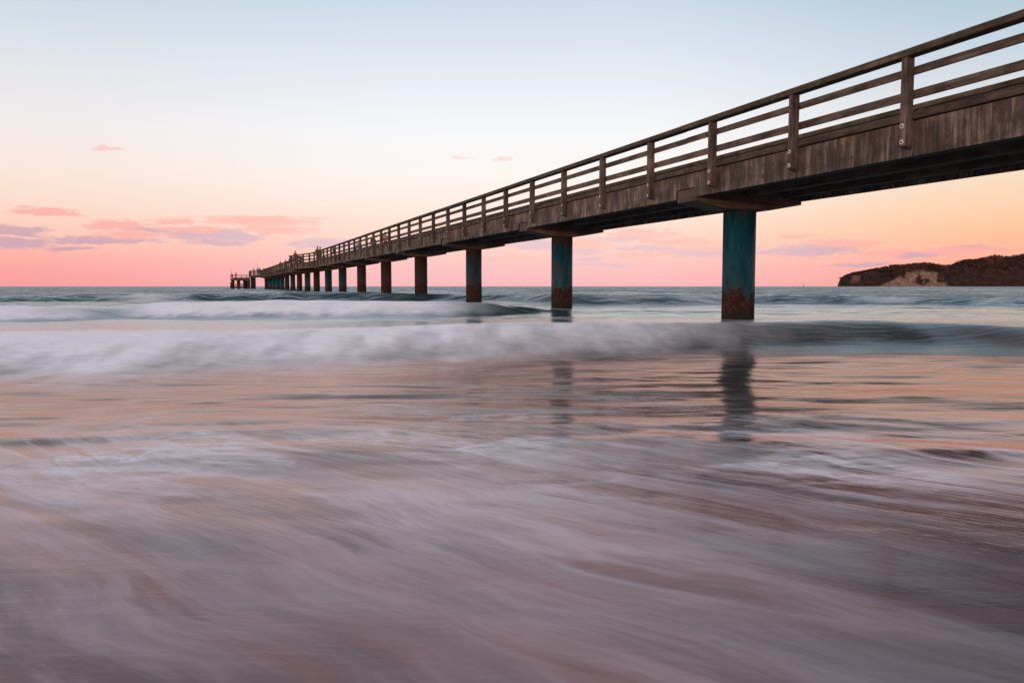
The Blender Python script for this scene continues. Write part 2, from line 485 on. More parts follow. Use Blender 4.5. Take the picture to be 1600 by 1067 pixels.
# railing posts
def post_mesh():
    m = MB()
    m.box(-0.17, 0.0, -0.062, 0.062, 3.25, 4.757)
    for v in m.bm.verts:                          # foot cut on the slant
        if v.co.z < 3.3 and v.co.x < -0.1: v.co.z += 0.05
    m.bevel(0.007)
    return m.mesh('railing_post', M_POST)
pome = post_mesh()
def bolt_mesh():
    m = MB()
    m.lathe([(0.043, 0.0), (0.043, -0.007), (0.040, -0.010), (0.017, -0.010)], 20, 'x', caps=False)
    m.lathe([(0.0175, -0.009), (0.0175, -0.022), (0.013, -0.026)], 6, 'x', mat=1)
    return m.mesh('bolt', [M_ZINC, M_BOLT])
bome = bolt_mesh()
ys = []
j = -6
while PY0 + j * BAY < Y1 - 0.3:
    if PY0 + j * BAY > Y0 + 0.2: ys.append(PY0 + j * BAY)
    j += 1
for y in ys:
    bul = KBULGE * SPAN < y < (KBULGE + 1) * SPAN
    o = link('railing_post', pome, pier)
    place(o, xl(y) + random.uniform(-.006, .004), y, 0, (bang if bul else 0) + random.uniform(-.03, .03))
    o.rotation_euler.x = random.uniform(-.006, .006)
    if y < 75:
        for z in (3.36, 3.63):
            q = link('bolt', bome, o)
            q.location = (-0.170, random.uniform(-.008, .008), z + random.uniform(-.008, .008))
            q.rotation_euler = (random.uniform(0, 1), 0, 0)
for xx in (-XF - BULGE, -XF - BULGE * 0.5):       # corner and middle post of the look-out bay
    place(link('railing_post', pome, pier), xx + 0.09, (KBULGE + 1) * SPAN - 0.07, 0)
rp = MB()
for y in ys:
    rp.box(XF, XF + 0.17, y - 0.062, y + 0.062, 3.25, 4.757)
tag(rp.build('railing_post', M_POST, pier), kind='stuff')

# ------------------------------------------------------------------ pier head
PH = Y1
hp = MB()
# wide head platform, then the lower landing stage for boats
hp.box(-3.9, 4.6, PH + 0.02, PH + 12.0, 3.45, 3.70)
hp.build('head_platform', M_DECK, pier)
MB().box(-3.96, 4.66, PH - 0.05, PH + 0.012, 3.13, 3.74).box(-3.97, -3.905, PH + 0.02, PH + 12, 3.13, 3.74).build('side_boarding', M_FASCIA, pier)
hr = MB()
for x0, y0, x1, y1 in ((-3.9, PH, -1.8, PH), (-3.9, PH, -3.9, PH + 12), (4.6, PH, 1.8, PH), (4.6, PH, 4.6, PH + 12), (-3.9, PH + 12, 4.6, PH + 12)):
    for z in (4.15, 4.54):
        hr.bar((x0, y0, z), (x1, y1, z), 0.05, 0.12)
    hr.bar((x0, y0, 4.81), (x1, y1, 4.81), 0.2, 0.11)
hr.build('handrail', M_CAP, pier)
pm2 = MB().box(-0.06, 0.06, -0.06, 0.06, 3.2, 4.75).mesh('railing_post', M_POST)
for x, y in [(-3.9, PH), (-2.9, PH), (-1.85, PH), (-3.9, PH + 3), (-3.9, PH + 6), (-3.9, PH + 9), (-3.9, PH + 12)]:
    place(link('railing_post', pm2, pier), x - 0.0, y - 0.12, 0)
for x, y in ((-3.2, PH + 1.2), (3.6, PH + 1.2), (-3.2, PH + 10.5), (3.6, PH + 10.5), (0, PH + 6)):
    o = place(link('pile', pme, pier), x, y, 0.55); o.color = (random.choice([0.5, 0.9]), 0, 0, 1)
MB().box(-3.7, 4.3, PH + 0.8, PH + 1.6, 3.10, 3.44).build('cross_beam', M_CROSS, pier)
# landing stage
LX, LY = -6.0, PH + 3
MB().box(LX - 2.6, -4.0, LY, LY + 8, 2.45, 2.72).build('landing_stage', M_DECK, pier)
MB().box(LX - 2.0, -4.02, LY - 0.07, LY - 0.004, 2.35, 3.02).build('side_boarding', M_FASCIA, pier)
ls = MB()
for (x0, y0, x1, y1) in ((LX - 2.6, LY, -4.1, LY), (LX - 2.6, LY, LX - 2.6, LY + 8)):
    for z in (3.1, 3.45):
        ls.bar((x0, y0, z), (x1, y1, z), 0.05, 0.10)
    ls.bar((x0, y0, 3.75), (x1, y1, 3.75), 0.18, 0.1)
ls.build('handrail', M_CAP, pier)
for x in (-8.5, -7.3, -6.1, -4.9):
    place(link('railing_post', pm2, pier), x, LY - 0.1, -0.85).scale = (1, 1, 0.97)
pl2 = MB().lathe([(0.42, -1.6), (0.42, 2.44)], 24).mesh('pile', M_PILE)
for x, y in ((-5.3, LY + 0.7), (-4.45, LY + 1.2), (-8.0, LY + 7), (-6.6, LY + 6.5), (-4.9, LY + 7)):
    o = place(link('pile', pl2, pier), x, y, 0); o.color = (0.35, 0, 0, 1)
MB().box(LX - 1.7, -5.5, LY + 0.3, LY + 1.4, 0.55, 1.0).box(LX - 1.6, -5.6, LY + 0.4, LY + 1.2, 1.2, 1.5).bar((-8.1, LY + 0.5, 0.6), (-8.1, LY + 0.5, 2.46), 0.16, 0.16).bar((-6.6, LY + 0.5, 0.6), (-6.6, LY + 0.5, 2.46), 0.16, 0.16).build('fender', M_BEAM, pier)
lad = MB()
for s in (-0.3, 0.3):
    lad.bar((-4.35 + s, LY - 0.15, -0.4), (-4.35 + s, LY - 0.15, 3.3), 0.06, 0.06)
for z in np.arange(0.1, 2.7, 0.3):
    lad.bar((-4.65, LY - 0.15, z), (-4.05, LY - 0.15, z), 0.04, 0.04)
lad.build('ladder', M_GREYSTEEL, pier)
mp = MB().lathe([(0.05, 2.72), (0.03, 6.2)], 8)
mp.build('mast', M_GREYSTEEL, pier).location = (-8.3, LY + 1.5, -1.0)
m2 = MB().lathe([(0.05, 3.7), (0.025, 7.0)], 8)
m2.build('mast', M_GREYSTEEL, pier).location = (-2.2, PH + 4, 0)

# dolphin pile standing free beyond the landing stage
dol = bpy.data.objects.new('mooring_dolphin', None); COL.objects.link(dol)
wp = at_y(362.8, 448, (local(-10, PH + 4, 0)).y)
dol.location = (wp[0], wp[1], 0)
tag(dol, 'stubby dark mooring pile standing free beside the pier head', 'mooring pile')
MB().lathe([(0.46, -1.5), (0.46, 1.7)], 24).build('pile', M_PILE, dol).color = (0.30, 0, 0, 1)
MB().lathe([(0.50, 1.70), (0.50, 1.86), (0.44, 1.92)], 24).build('pile_cap', M_BEAM, dol)

# ------------------------------------------------------------------ people
def skin_mesh(name, verts, edges, radii, mat, sub=1, root=0):
    me = bpy.data.meshes.new(name)
    me.from_pydata(verts, edges, [])
    o = bpy.data.objects.new(name, me); COL.objects.link(o)
    sk = o.modifiers.new('skin', 'SKIN'); sk.use_smooth_shade = True
    for i, r in enumerate(radii):
        me.skin_vertices[0].data[i].radius = (r, r) if not isinstance(r, tuple) else r
        me.skin_vertices[0].data[i].use_root = (i == root)
    ss = o.modifiers.new('sub', 'SUBSURF'); ss.levels = sub; ss.render_levels = sub
    dg = bpy.context.evaluated_depsgraph_get()
    nm = bpy.data.meshes.new_from_object(o.evaluated_get(dg))
    nm.name = name
    nm.materials.clear(); nm.materials.append(mat)
    bpy.data.objects.remove(o); bpy.data.meshes.remove(me)
    return nm

M_SKIN = plain('skin', (0.46, 0.27, 0.20), 0.6, 0, 0.1)
_cl = {}
def cloth(c):
    if c not in _cl: _cl[c] = plain('cloth_%d' % len(_cl), c, 0.85, 0, 0.2, 9)
    return _cl[c]

def pose_points(stride, lean, arm):
    """joints of a standing / walking / leaning adult, facing +y, 1.74 m"""
    L = lean
    hip = Vector((0, 0, 0.93)); waist = Vector((0, 0.02 * L, 1.10)); chest = Vector((0, 0.16 * L, 1.34)); neck = Vector((0, 0.22 * L, 1.48))
    head = Vector((0, 0.27 * L, 1.62)); top = Vector((0, 0.27 * L, 1.70))
    J = {'hip': hip, 'waist': waist, 'chest': chest, 'neck': neck, 'head': head, 'top': top}
    for s, n in ((-1, 'l'), (1, 'r')):
        st = stride * s
        J['thigh' + n] = Vector((0.095 * s, 0, 0.88)); J['knee' + n] = Vector((0.10 * s, 0.16 * st + 0.02, 0.49)); J['ankle' + n] = Vector((0.10 * s, 0.30 * st - 0.03, 0.09)); J['toe' + n] = Vector((0.12 * s, 0.30 * st + 0.14, 0.035))
        sh = chest + Vector((0.185 * s, 0.0, 0.07)); J['sh' + n] = sh
        if arm == 'rail':
            J['elbow' + n] = sh + Vector((0.07 * s, 0.10, -0.26)); J['wrist' + n] = sh + Vector((0.0, 0.34, -0.27)); J['hand' + n] = sh + Vector((-0.03 * s, 0.42, -0.26))
        elif arm == 'pocket':
            J['elbow' + n] = sh + Vector((0.10 * s, -0.06, -0.28)); J['wrist' + n] = sh + Vector((0.03 * s, 0.06, -0.48)); J['hand' + n] = sh + Vector((0.0, 0.09, -0.55))
        else:
            J['elbow' + n] = sh + Vector((0.05 * s, -0.10 * st - 0.02, -0.29)); J['wrist' + n] = sh + Vector((0.06 * s, -0.20 * st + 0.06, -0.53)); J['hand' + n] = sh + Vector((0.05 * s, -0.22 * st + 0.10, -0.62))
    return J
def from_joints(name, J, chain, mat, grow=0.0, sub=1):
    idx, vs, rs, es = {}, [], [], []
    for seq in chain:
        prev = None
        for n, r in seq:
            if n not in idx:
                idx[n] = len(vs); vs.append(J[n][:]); rs.append((r[0] + grow, r[1] + grow) if isinstance(r, tuple) else r + grow)
            if prev is not None and prev != n: es.append((idx[prev], idx[n]))
            prev = n
    return skin_mesh(name, vs, es, rs, mat, sub)
def person_meshes(stride, lean, arm):
    J = pose_points(stride, lean, arm)
    trunk = [('hip', (0.15, 0.105)), ('waist', (0.13, 0.095)), ('chest', (0.165, 0.11)), ('neck', 0.055), ('head', (0.078, 0.098)), ('top', (0.062, 0.078))]
    arms = [[('chest', 0.16), ('sh' + n, 0.062), ('elbow' + n, 0.046), ('wrist' + n, 0.033), ('hand' + n, 0.040)] for n in 'lr']
    legs = [[('hip', 0.15), ('thigh' + n, 0.090), ('knee' + n, 0.062), ('ankle' + n, 0.042), ('toe' + n, 0.045)] for n in 'lr']
    body = from_joints('body', J, [trunk] + arms + legs, M_SKIN, 0)
    jacket = from_joints('jacket', J, [[('waist', (0.15, 0.115)), ('chest', (0.180, 0.125)), ('neck', 0.068)]] + [[('chest', 0.16), ('sh' + n, 0.078), ('elbow' + n, 0.062), ('wrist' + n, 0.050)] for n in 'lr'] + [[('waist', 0.15), ('hip', (0.17, 0.125))]], M_SKIN, 0.012)
    trousers = from_joints('trousers', J, [[('hip', (0.155, 0.112)), ('waist', (0.132, 0.10))]] + [[('hip', 0.15), ('thigh' + n, 0.10), ('knee' + n, 0.075), ('ankle' + n, 0.058)] for n in 'lr'], M_SKIN, 0.008)
    bm = bmesh.new()
    bmesh.ops.create_icosphere(bm, subdivisions=2, radius=1)
    h = J['top']
    for v in bm.verts:
        v.co = Vector((v.co.x * 0.098, v.co.y * 0.115 - 0.02, max(v.co.z, -0.55 + 0.5 * max(0, v.co.y)) * 0.105)) + Vector((h.x, h.y, h.z - 0.015))
    hair = bpy.data.meshes.new('hair'); bm.to_mesh(hair); bm.free()
    shoes = MB()
    for n in 'lr':
        a, b = J['ankle' + n], J['toe' + n]
        shoes.bar((a.x, a.y - 0.06, 0.05), (b.x, b.y + 0.07, 0.045), 0.105, 0.09)
    shoes.bevel(0.02)
    sm = shoes.mesh('shoes', M_SKIN)
    return body, jacket, trousers, hair, sm
KINDS = {'walk': person_meshes(0.8, 0.15, 'swing'), 'stand': person_meshes(0.15, 0.05, 'pocket'), 'lean': person_meshes(0.2, 0.9, 'rail')}
def person(px, side, kind, top, legs, hair, label, face=0.0, scale=1.0, z=3.732, x=None, y=None):
    """a person on the deck at the place on it that the photograph's column px looks at"""
    if x is None:
        # walk along the deck on the given side until the column matches
        best = None
        for k in range(0, 2400):
            yy = Y0 + 25 + k * 0.1
            w = local(side, yy, z)
            cx = 800 + FPX * w.x / (w.y * CP - (w.z - HC) * SP)
            if best is None or abs(cx - px) < best[0]: best = (abs(cx - px), yy)
        x, y = side, best[1]
    r = bpy.data.objects.new('person', None); COL.objects.link(r)
    r.location = local(x, y, z)
    r.rotation_euler = (0, 0, ALPHA + face)
    r.scale = (scale,) * 3
    tag(r, label, 'person', 'people out on the pier')
    for nm, me, c in zip(('body', 'jacket', 'trousers', 'hair', 'shoes'), KINDS[kind], (None, top, legs, hair, (0.02, 0.02, 0.02))):
        o = link(nm, me, r)
        if c:
            o.material_slots[0].link = 'OBJECT' if len(me.materials) else 'DATA'
            o.material_slots[0].material = cloth(c)
    return r
for me in [m for k in KINDS.values() for m in k]:
    if not me.materials: me.materials.append(M_SKIN)
DK = (0.015, 0.016, 0.02)
person(602, 0.95, 'walk', (0.42, 0.20, 0.16), (0.10, 0.06, 0.05), (0.20, 0.10, 0.06), 'nearest person on the pier, walking in a dusky pink top', math.pi)
person(583.5, 0.9, 'stand', DK, DK, (0.02, 0.015, 0.012), 'person all in black standing in the bay left of the pink walker', 0.4)
person(561, 1.0, 'walk', (0.30, 0.24, 0.30), (0.16, 0.14, 0.18), (0.12, 0.08, 0.06), 'person in pale mauve coat walking behind the railing', 0.0)
person(523.5, 0.6, 'lean', (0.05, 0.06, 0.09), (0.04, 0.04, 0.05), (0.03, 0.02, 0.02), 'person in dark slate jacket bent over the railing before the look-out bay', 1.5, 0.97)
person(506, 0.5, 'stand', (0.03, 0.03, 0.035), (0.03, 0.03, 0.04), (0.04, 0.03, 0.02), 'short person in charcoal clothes close to the pair at the look-out bay', 0.8, 0.8)
person(500.5, -1.1, 'walk', (0.45, 0.13, 0.09), (0.08, 0.06, 0.06), (0.10, 0.05, 0.03), 'person in rust red top beside the grey green coat', 2.8, 0.97)
person(496.5, -1.2, 'stand', (0.10, 0.115, 0.10), (0.05, 0.05, 0.055), (0.13, 0.12, 0.10), 'tall person in grey green coat where the look-out bay begins', 0.5, 1.05)
person(460.5, -2.9, 'stand', (0.62, 0.035, 0.03), (0.50, 0.035, 0.03), (0.20, 0.04, 0.03), 'person all in bright red at the corner of the look-out bay', 0.7, 1.0, x=-2.75, y=(KBULGE + 1) * SPAN - 0.75)
person(454, -0.6, 'lean', (0.04, 0.035, 0.035), (0.03, 0.03, 0.03), (0.04, 0.03, 0.02), 'person in brown black jacket leaning just past the look-out bay', 1.4)
person(446.5, -0.9, 'stand', (0.42, 0.20, 0.07), (0.10, 0.06, 0.05), (0.16, 0.07, 0.03), 'person in ochre jacket on the stretch beyond the look-out bay', 0.3, 1.03)
person(438.5, -1.0, 'walk', (0.14, 0.075, 0.05), (0.06, 0.045, 0.04), (0.06, 0.03, 0.02), 'person in brown coat walking beyond the ochre jacket', 3.0, 1.04)
person(412.5, -0.9, 'stand', (0.60, 0.04, 0.035), (0.12, 0.04, 0.04), (0.10, 0.04, 0.03), 'person in red jacket behind the couple in blue', 0.2, 1.0)
person(409.3, -2.2, 'stand', (0.02, 0.16, 0.42), (0.03, 0.03, 0.05), (0.08, 0.05, 0.03), 'person in royal blue jacket next to the turquoise one', 0.2, 1.04, x=-1.85, y=PH + 1.0)
person(406.5, -2.4, 'stand', (0.02, 0.38, 0.45), (0.03, 0.03, 0.035), (0.06, 0.04, 0.03), 'person in turquoise jacket near the pier head', 2.8, 1.06, x=-2.3, y=PH + 0.7)
person(394.5, 0, 'stand', (0.55, 0.07, 0.06), (0.15, 0.05, 0.05), (0.08, 0.04, 0.03), 'person in faded red behind the near rail of the head platform', 2.0, 1.0, z=3.70, x=-3.2, y=PH + 1.2)
person(371.5, 0, 'stand', (0.02, 0.03, 0.05), (0.02, 0.02, 0.03), (0.03, 0.02, 0.02), 'dark figure standing on the low landing stage', 2.0, 1.0, z=2.72, x=-7.3, y=LY + 2.5)
person(368.0, 0, 'lean', (0.05, 0.05, 0.06), (0.03, 0.03, 0.03), (0.04, 0.03, 0.02), 'figure bent over the outer rail of the landing stage', 1.5, 0.95, z=2.72, x=-8.1, y=LY + 2.0)

# ------------------------------------------------------------------ sea
def interp_px(table, col):
    px = np.array([r[0] for r in table], float); v = np.array([r[col] for r in table], float)
    return px, v
def lattice(seed, n=512):
    return np.random.default_rng(seed).random((n, n))
_LAT = [lattice(s) for s in range(6)]
def vnoise(x, y, k=0):
    g = _LAT[k]; n = g.shape[0]
    xi = np.floor(x).astype(int); yi = np.floor(y).astype(int)
    fx = x - xi; fy = y - yi
    fx = fx * fx * fx * (fx * (fx * 6 - 15) + 10); fy = fy * fy * fy * (fy * (fy * 6 - 15) + 10)
    a = g[xi % n, yi % n]; b = g[(xi + 1) % n, yi % n]; c = g[xi % n, (yi + 1) % n]; d = g[(xi + 1) % n, (yi + 1) % n]
    return (a * (1 - fx) + b * fx) * (1 - fy) + (c * (1 - fx) + d * fx) * fy
def fbm(x, y, k=0, o=4):
    s = 0; a = 0.5; tot = 0
    for i in range(o):
        s = s + a * vnoise(x * 2 ** i + 13.7 * i, y * 2 ** i + 7.1 * i, (k + i) % 6); tot += a; a *= 0.55
    return s / tot
def sm(a, b, x):
    t = np.clip((x - a) / (b - a), 0, 1)
    return t * t * (3 - 2 * t)

# breaking waves, read off as (column, crest distance, crest height, foot distance, foam); columns -> bearing x/y
WC = [(-700, 10.6, .28, 7.6, 1.0), (-200, 11.0, .30, 8.1, 1.0), (0, 11.2, .30, 8.4, 1.0), (200, 11.4, .30, 8.6, 1.0), (400, 12.1, .31, 9.7, .95), (600, 12.9, .32, 10.6, .9), (800, 13.6, .34, 11.5, .85), (1000, 14.0, .34, 12.0, .66),
      (1090, 14.3, .33, 12.5, .42), (1160, 14.4, .32, 12.7, .24), (1230, 14.5, .33, 12.8, .12), (1320, 14.6, .34, 12.9, .06), (1450, 14.4, .33, 12.8, .0), (1600, 13.6, .31, 12.2, .0), (2200, 12.5, .25, 11.2, .1)]
WB = [(-600, 22.5, .38, 20.9, .9), (-200, 23.0, .38, 21.4, .95), (0, 23.4, .38, 21.9, .95), (110, 23.8, .36, 22.2, .8), (175, 24.6, .27, 23.0, .2), (205, 25.5, .33, 23.4, .7), (250, 26.4, .42, 23.8, 1.0), (500, 27.0, .43, 24.0, 1.0), (650, 27.2, .42, 24.3, .95),
      (720, 27.4, .38, 25.0, .5), (770, 27.6, .33, 26.2, .1), (810, 27.8, .20, 26.4, .0), (900, 28.0, .06, 26.5, .0), (1600, 28.0, .05, 26.5, .0), (2200, 28, .05, 26.5, 0)]
WA = [(-600, 48.5, 0.44, 46.4, 0), (0, 49.0, 0.41, 47.1, 0), (60, 49.2, 0.47, 47.4, .0), (180, 49.4, 0.54, 47.6, .0), (205, 49.5, 0.54, 47.6, .5), (240, 49.6, 0.55, 47.4, .8), (270, 49.7, 0.55, 47.6, .3), (300, 49.8, 0.56, 48.0, .0), (480, 50.0, 0.56, 48.3, 0), (620, 49.6, 0.52, 48.0, 0),
      (700, 49.0, 0.36, 47.0, 0), (800, 46.0, 0.31, 44.1, 0), (900, 43.5, 0.41, 41.7, 0), (1060, 43.3, 0.45, 41.6, 0), (1130, 43.5, 0.36, 41.8, 0), (1200, 43.5, 0.44, 41.8, 0), (1300, 43.2, 0.44, 41.4, 0), (1400, 42.5, 0.26, 40.6, 0), (1500, 41, 0.25, 39.2, 0), (1600, 40, 0.31, 38.3, 0), (2200, 39, 0.31, 37.3, 0)]
def wave(tab, x, y, back, wob):
    px = np.array([r[0] for r in tab], float)
    bear = (px - 800) / FPX
    q = x / np.maximum(y, 1.0)
    # smooth the table so the crest has no corners
    fine = np.linspace(bear[0], bear[-1], 1200)
    def col(i):
        v = np.interp(fine, bear, [r[i] for r in tab])
        k = np.hanning(31); k /= k.sum()
        v = np.convolve(np.pad(v, 15, 'edge'), k, 'valid')
        return np.interp(q, fine, v)
    yc, h, yf, fo = col(1), col(2), col(3), col(4)
    w = (fbm(x * 0.35 + 5, y * 0 + 3.3, 1) - 0.5) * wob
    yc = yc + w; yf = yf + w * 0.7 + (fbm(x * 1.1, y * 0 + 9.1, 2) - 0.5) * wob * 0.5
    u = (y - yf) / (yc - yf)
    front = sm(0, 1, u)
    behind = np.exp(-np.maximum(y - yc, 0) / back)
    h = h * (0.88 + 0.24 * fbm(x * 0.55 + 3, y * 0.15, 4, 3))
    z = h * np.where(y < yc, front, behind)
    trough = -0.06 * np.exp(-((y - yf + 0.8) / 1.4) ** 2)
    return z + trough * (h / 0.4), u, (y - yc), fo, (y - yf)

def build_sea():
    rows = list(np.arange(-9, 1.5, 0.3))
    y = 1.5
    while y < 9000:
        rows.append(y)
        if y < 7: s = 0.05
        elif y < 16: s = 0.045
        elif y < 21: s = 0.10
        elif y < 29: s = 0.085
        elif y < 39: s = 0.25
        elif y < 52: s = 0.13
        elif y < 80: s = 0.45
        else: s = y * 0.018
        y += s
    rows = np.array(rows)
    nc = 380
    tt = np.linspace(-1, 1, nc)
    tt = tt * 0.72 + 0.28 * tt ** 3
    YY, TT = np.meshgrid(rows, tt, indexing='ij')
    XX = TT * (YY + 14) * 1.0
    x, y = XX, YY
    za, ua, da, fa, ga = wave(WA, x, y, 7.0, 1.6)
    zb, ub, db, fb_, gb = wave(WB, x, y, 7.0, 1.0)
    zc, uc, dc, fc, gc = wave(WC, x, y, 5.5, 0.9)
    z = za + zb + zc
    # open water swell and chop, growing seaward
    far = sm(28, 70, y)
    z = z + 0.33 * far * sm(900, 200, y) * np.sin(y * 2 * np.pi / 23 + 3.2 * fbm(x / 40, y / 60, 3) * 2 + x * 0.02) * (0.4 + 1.1 * fbm(x / 25, y / 30, 4))
    mid = sm(14, 24, y) * sm(400, 120, y)
    z = z + mid * 0.16 * (fbm(x / 3.5, y / 1.6, 0, 4) - 0.5) + sm(30, 60, y) * sm(260, 120, y) * 0.22 * (fbm(x / 7, y / 3.2, 2, 3) - 0.5)
    near = sm(16, 9, y)
    z = z + near * (0.045 * (fbm(x / 1.7 + 0.4 * y, y / 0.75, 5, 4) - 0.5) + 0.05 * (fbm(x / 5, y / 1.6, 3, 3) - 0.5)) * sm(0.5, 5.5, y)
    # broken ripples running in over the shallows
    sh = sm(13, 10.5, y) * sm(3.6, 5.2, y)
    wx = x + 1.2 * (fbm(x * 0.3, y * 0.5, 3, 2) - 0.5); wy = y + 0.05 * x + 1.4 * (fbm(x * 0.22, y * 0.35, 1, 3) - 0.5)
    patch = sm(0.50, 0.68, fbm(wx * 0.28, wy * 0.8, 4, 3))
    rp_ = np.abs(fbm(wx * 0.30, wy * 1.15, 2, 3) - 0.5)
    z = z + sh * (0.014 * patch * sm(0.12, 0.0, rp_) + 0.034 * (fbm(wx * 0.5, wy * 2.0, 0, 3) - 0.5))
    z = z * sm(-2, 1.5, y)
    # --- foam
    n1 = fbm(x * 0.9, y * 1.3, 0, 4); n2 = fbm(x * 2.6, y * 1.1 + 40, 3, 4); n3 = fbm(x * 0.4, y * 1.5, 4, 4)
    fC = fc * np.where(dc < 0, sm(-0.55, 0.62, uc + (n2 - 0.5) * 0.55), np.exp(-dc / (0.9 + 2.6 * n1 * sm(0.3, 0.7, n3))))
    fC = fC * (1 + 0.25 * sm(0.0, -3.5, x)) * (0.55 + 0.45 * sm(-0.2, 0.95, uc)) * (0.86 + 0.75 * (n2 - 0.45) + 0.5 * (fbm(x * 6.0, y * 1.6, 5, 3) - 0.5)) * sm(-0.9, -0.3, uc)
    fB = fb_ * np.where(db < 0, sm(0.0, 0.4, ub + (n2 - 0.5) * 0.3), np.exp(-db / 1.5)) * (0.9 + 0.4 * (n1 - 0.4))
    fA = fa * np.where(da < 0, sm(0.0, 0.5, ua), np.exp(-(da / 1.6) ** 2)) * 0.8
    # scum left behind between the waves, and small white caps outside
    fM = sm(14, 16, y) * sm(27, 22, y) * sm(0.46, 0.72, n3) * 0.42
    fS = sm(28.5, 31, y) * sm(47, 40, y) * sm(0.46, 0.7, fbm(x * 0.16, y * 0.7, 2, 4)) * 0.30
    far_f = sm(52, 60, y) * sm(240, 90, y) * sm(0.55, 0.72, fbm(x * 0.10, y * 0.28, 5, 4)) * 0.42
    # lather washing round the foot of the nearest piles
    fP = 0 * x
    for k in range(0, 5):
        p = local(0, k * SPAN, 0)
        dd = np.hypot((x - p.x) * 0.75, y - p.y + 0.15)
        fP = np.maximum(fP, sm(1.35, 0.45, dd + 0.9 * (fbm(x * 2.2, y * 2.2, 1, 3) - 0.5)) * 0.55)
    foam = np.clip(np.maximum.reduce([fC, fB, fA, fM, fS, far_f, fP]), 0, 1)
    fw = np.abs(y - rows[-1])
    chop = sm(16, 60, y)
    swash = sm(6.4, 4.3, y) * (1 - 0.55 * sm(3.6, 2.0, y)) * (1 - 0.35 * sm(0.2, 1.6, x) * sm(3.8, 2.4, y))
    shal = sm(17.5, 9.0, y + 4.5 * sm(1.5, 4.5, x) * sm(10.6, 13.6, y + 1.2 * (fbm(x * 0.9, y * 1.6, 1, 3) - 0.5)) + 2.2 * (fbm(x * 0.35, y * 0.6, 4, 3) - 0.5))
    near_a = sm(5.2, 3.2, y)
    deep = sm(11.5, 16, y)
    nr = len(rows)
    verts = np.stack([x, y, z], -1).reshape(-1, 3)
    idx = np.arange(nr * nc).reshape(nr, nc)
    f = np.stack([idx[:-1, :-1], idx[:-1, 1:], idx[1:, 1:], idx[1:, :-1]], -1).reshape(-1, 4)
    me = bpy.data.meshes.new('sea')
    me.vertices.add(len(verts)); me.vertices.foreach_set('co', verts.ravel().astype(np.float32))
    me.loops.add(f.size); me.loops.foreach_set('vertex_index', f.ravel().astype(np.int32))
    me.polygons.add(len(f)); me.polygons.foreach_set('loop_start', np.arange(0, f.size, 4, dtype=np.int32)); me.polygons.foreach_set('loop_total', np.full(len(f), 4, np.int32))
    me.update(calc_edges=True); me.validate()
    me.polygons.foreach_set('use_smooth', np.ones(len(f), bool))
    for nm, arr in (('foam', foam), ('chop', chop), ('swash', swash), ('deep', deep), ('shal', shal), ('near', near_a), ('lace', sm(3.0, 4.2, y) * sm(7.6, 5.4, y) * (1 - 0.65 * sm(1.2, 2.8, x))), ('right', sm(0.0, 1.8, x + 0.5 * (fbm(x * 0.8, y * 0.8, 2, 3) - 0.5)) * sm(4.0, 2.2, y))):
        a = me.attributes.new(nm, 'FLOAT', 'POINT'); a.data.foreach_set('value', arr.ravel().astype(np.float32))
    # material
    m, t, b = material('sea_water')
    pos = t.n('ShaderNodeNewGeometry').outputs['Position']
    flat = t.vm('MULTIPLY', pos, (1, 1, 0))
    A = {k: t.attr(k) for k in ('foam', 'chop', 'swash', 'deep', 'shal', 'near', 'right', 'lace')}
    # foam: veil along the crests, wisps combed by the back-wash near the shore
    wrp = t.n('ShaderNodeTexNoise', ins={'Vector': flat, 'Scale': 0.55, 'Detail': 3.0}).outputs['Color']
    wv = t.vm('MULTIPLY', t.vm('SUBTRACT', wrp, (0.5, 0.5, 0.5)), (0.8, 0.8, 0))
    fwp = t.vm('ADD', flat, wv)
    comb = t.mapping(t.mapping(fwp, rot=(0, 0, R(-48))), (1.7, 0.28, 1))      # long axis towards upper left
    s1 = t.noise(comb, 1.5, 5, 0.6, 0.2)
    s2 = t.noise(t.mapping(t.mapping(t.vm('ADD', flat, t.vm('MULTIPLY', wv, (0.3, 0.3, 0))), rot=(0, 0, R(-50))), (6.0, 0.75, 1)), 1.0, 5, 0.62)
    big = t.noise(flat, 0.55, 3, 0.5)
    ridge = t.math('SUBTRACT', 1.0, t.math('MULTIPLY', t.math('ABSOLUTE', t.math('SUBTRACT', t.math('ADD', s1, t.math('MULTIPLY', t.math('SUBTRACT', s2, 0.5), 0.16)), 0.5)), 10.0), clamp=True)
    wisp = t.math('MULTIPLY', ridge, t.range(big, 0.34, 0.56))
    veil = t.range(t.math('ADD', t.math('MULTIPLY', s1, 0.8), t.math('ADD', 0.1, t.math('MULTIPLY', t.math('SUBTRACT', s2, 0.5), 0.6))), 0.42, 0.74)
    lw = t.n('ShaderNodeTexNoise', ins={'Vector': flat, 'Scale': 1.3, 'Detail': 3.0}).outputs['Color']
    lv = t.vm('ADD', flat, t.vm('MULTIPLY', t.vm('SUBTRACT', lw, (0.5, 0.5, 0.5)), (0.9, 0.5, 0)))
    ln = t.noise(t.mapping(lv, (1.0, 2.4, 1), rot=(0, 0, R(-12))), 1.5, 5, 0.6)
    lace = t.math('MULTIPLY', t.math('SUBTRACT', 1.0, t.math('MULTIPLY', t.math('ABSOLUTE', t.math('SUBTRACT', ln, 0.5)), 11.0), clamp=True), t.range(t.noise(flat, 0.8, 3, 0.5), 0.44, 0.62))
    lace = t.math('MULTIPLY', t.math('MULTIPLY', lace, A['lace']), 0.46)
    sw = t.math('MULTIPLY', A['swash'], t.math('ADD', t.math('MULTIPLY', wisp, 0.40), t.math('MULTIPLY', veil, 0.30)))
    fine = t.noise(t.mapping(flat, (1.3, 5.0, 1)), 2.0, 5, 0.65)
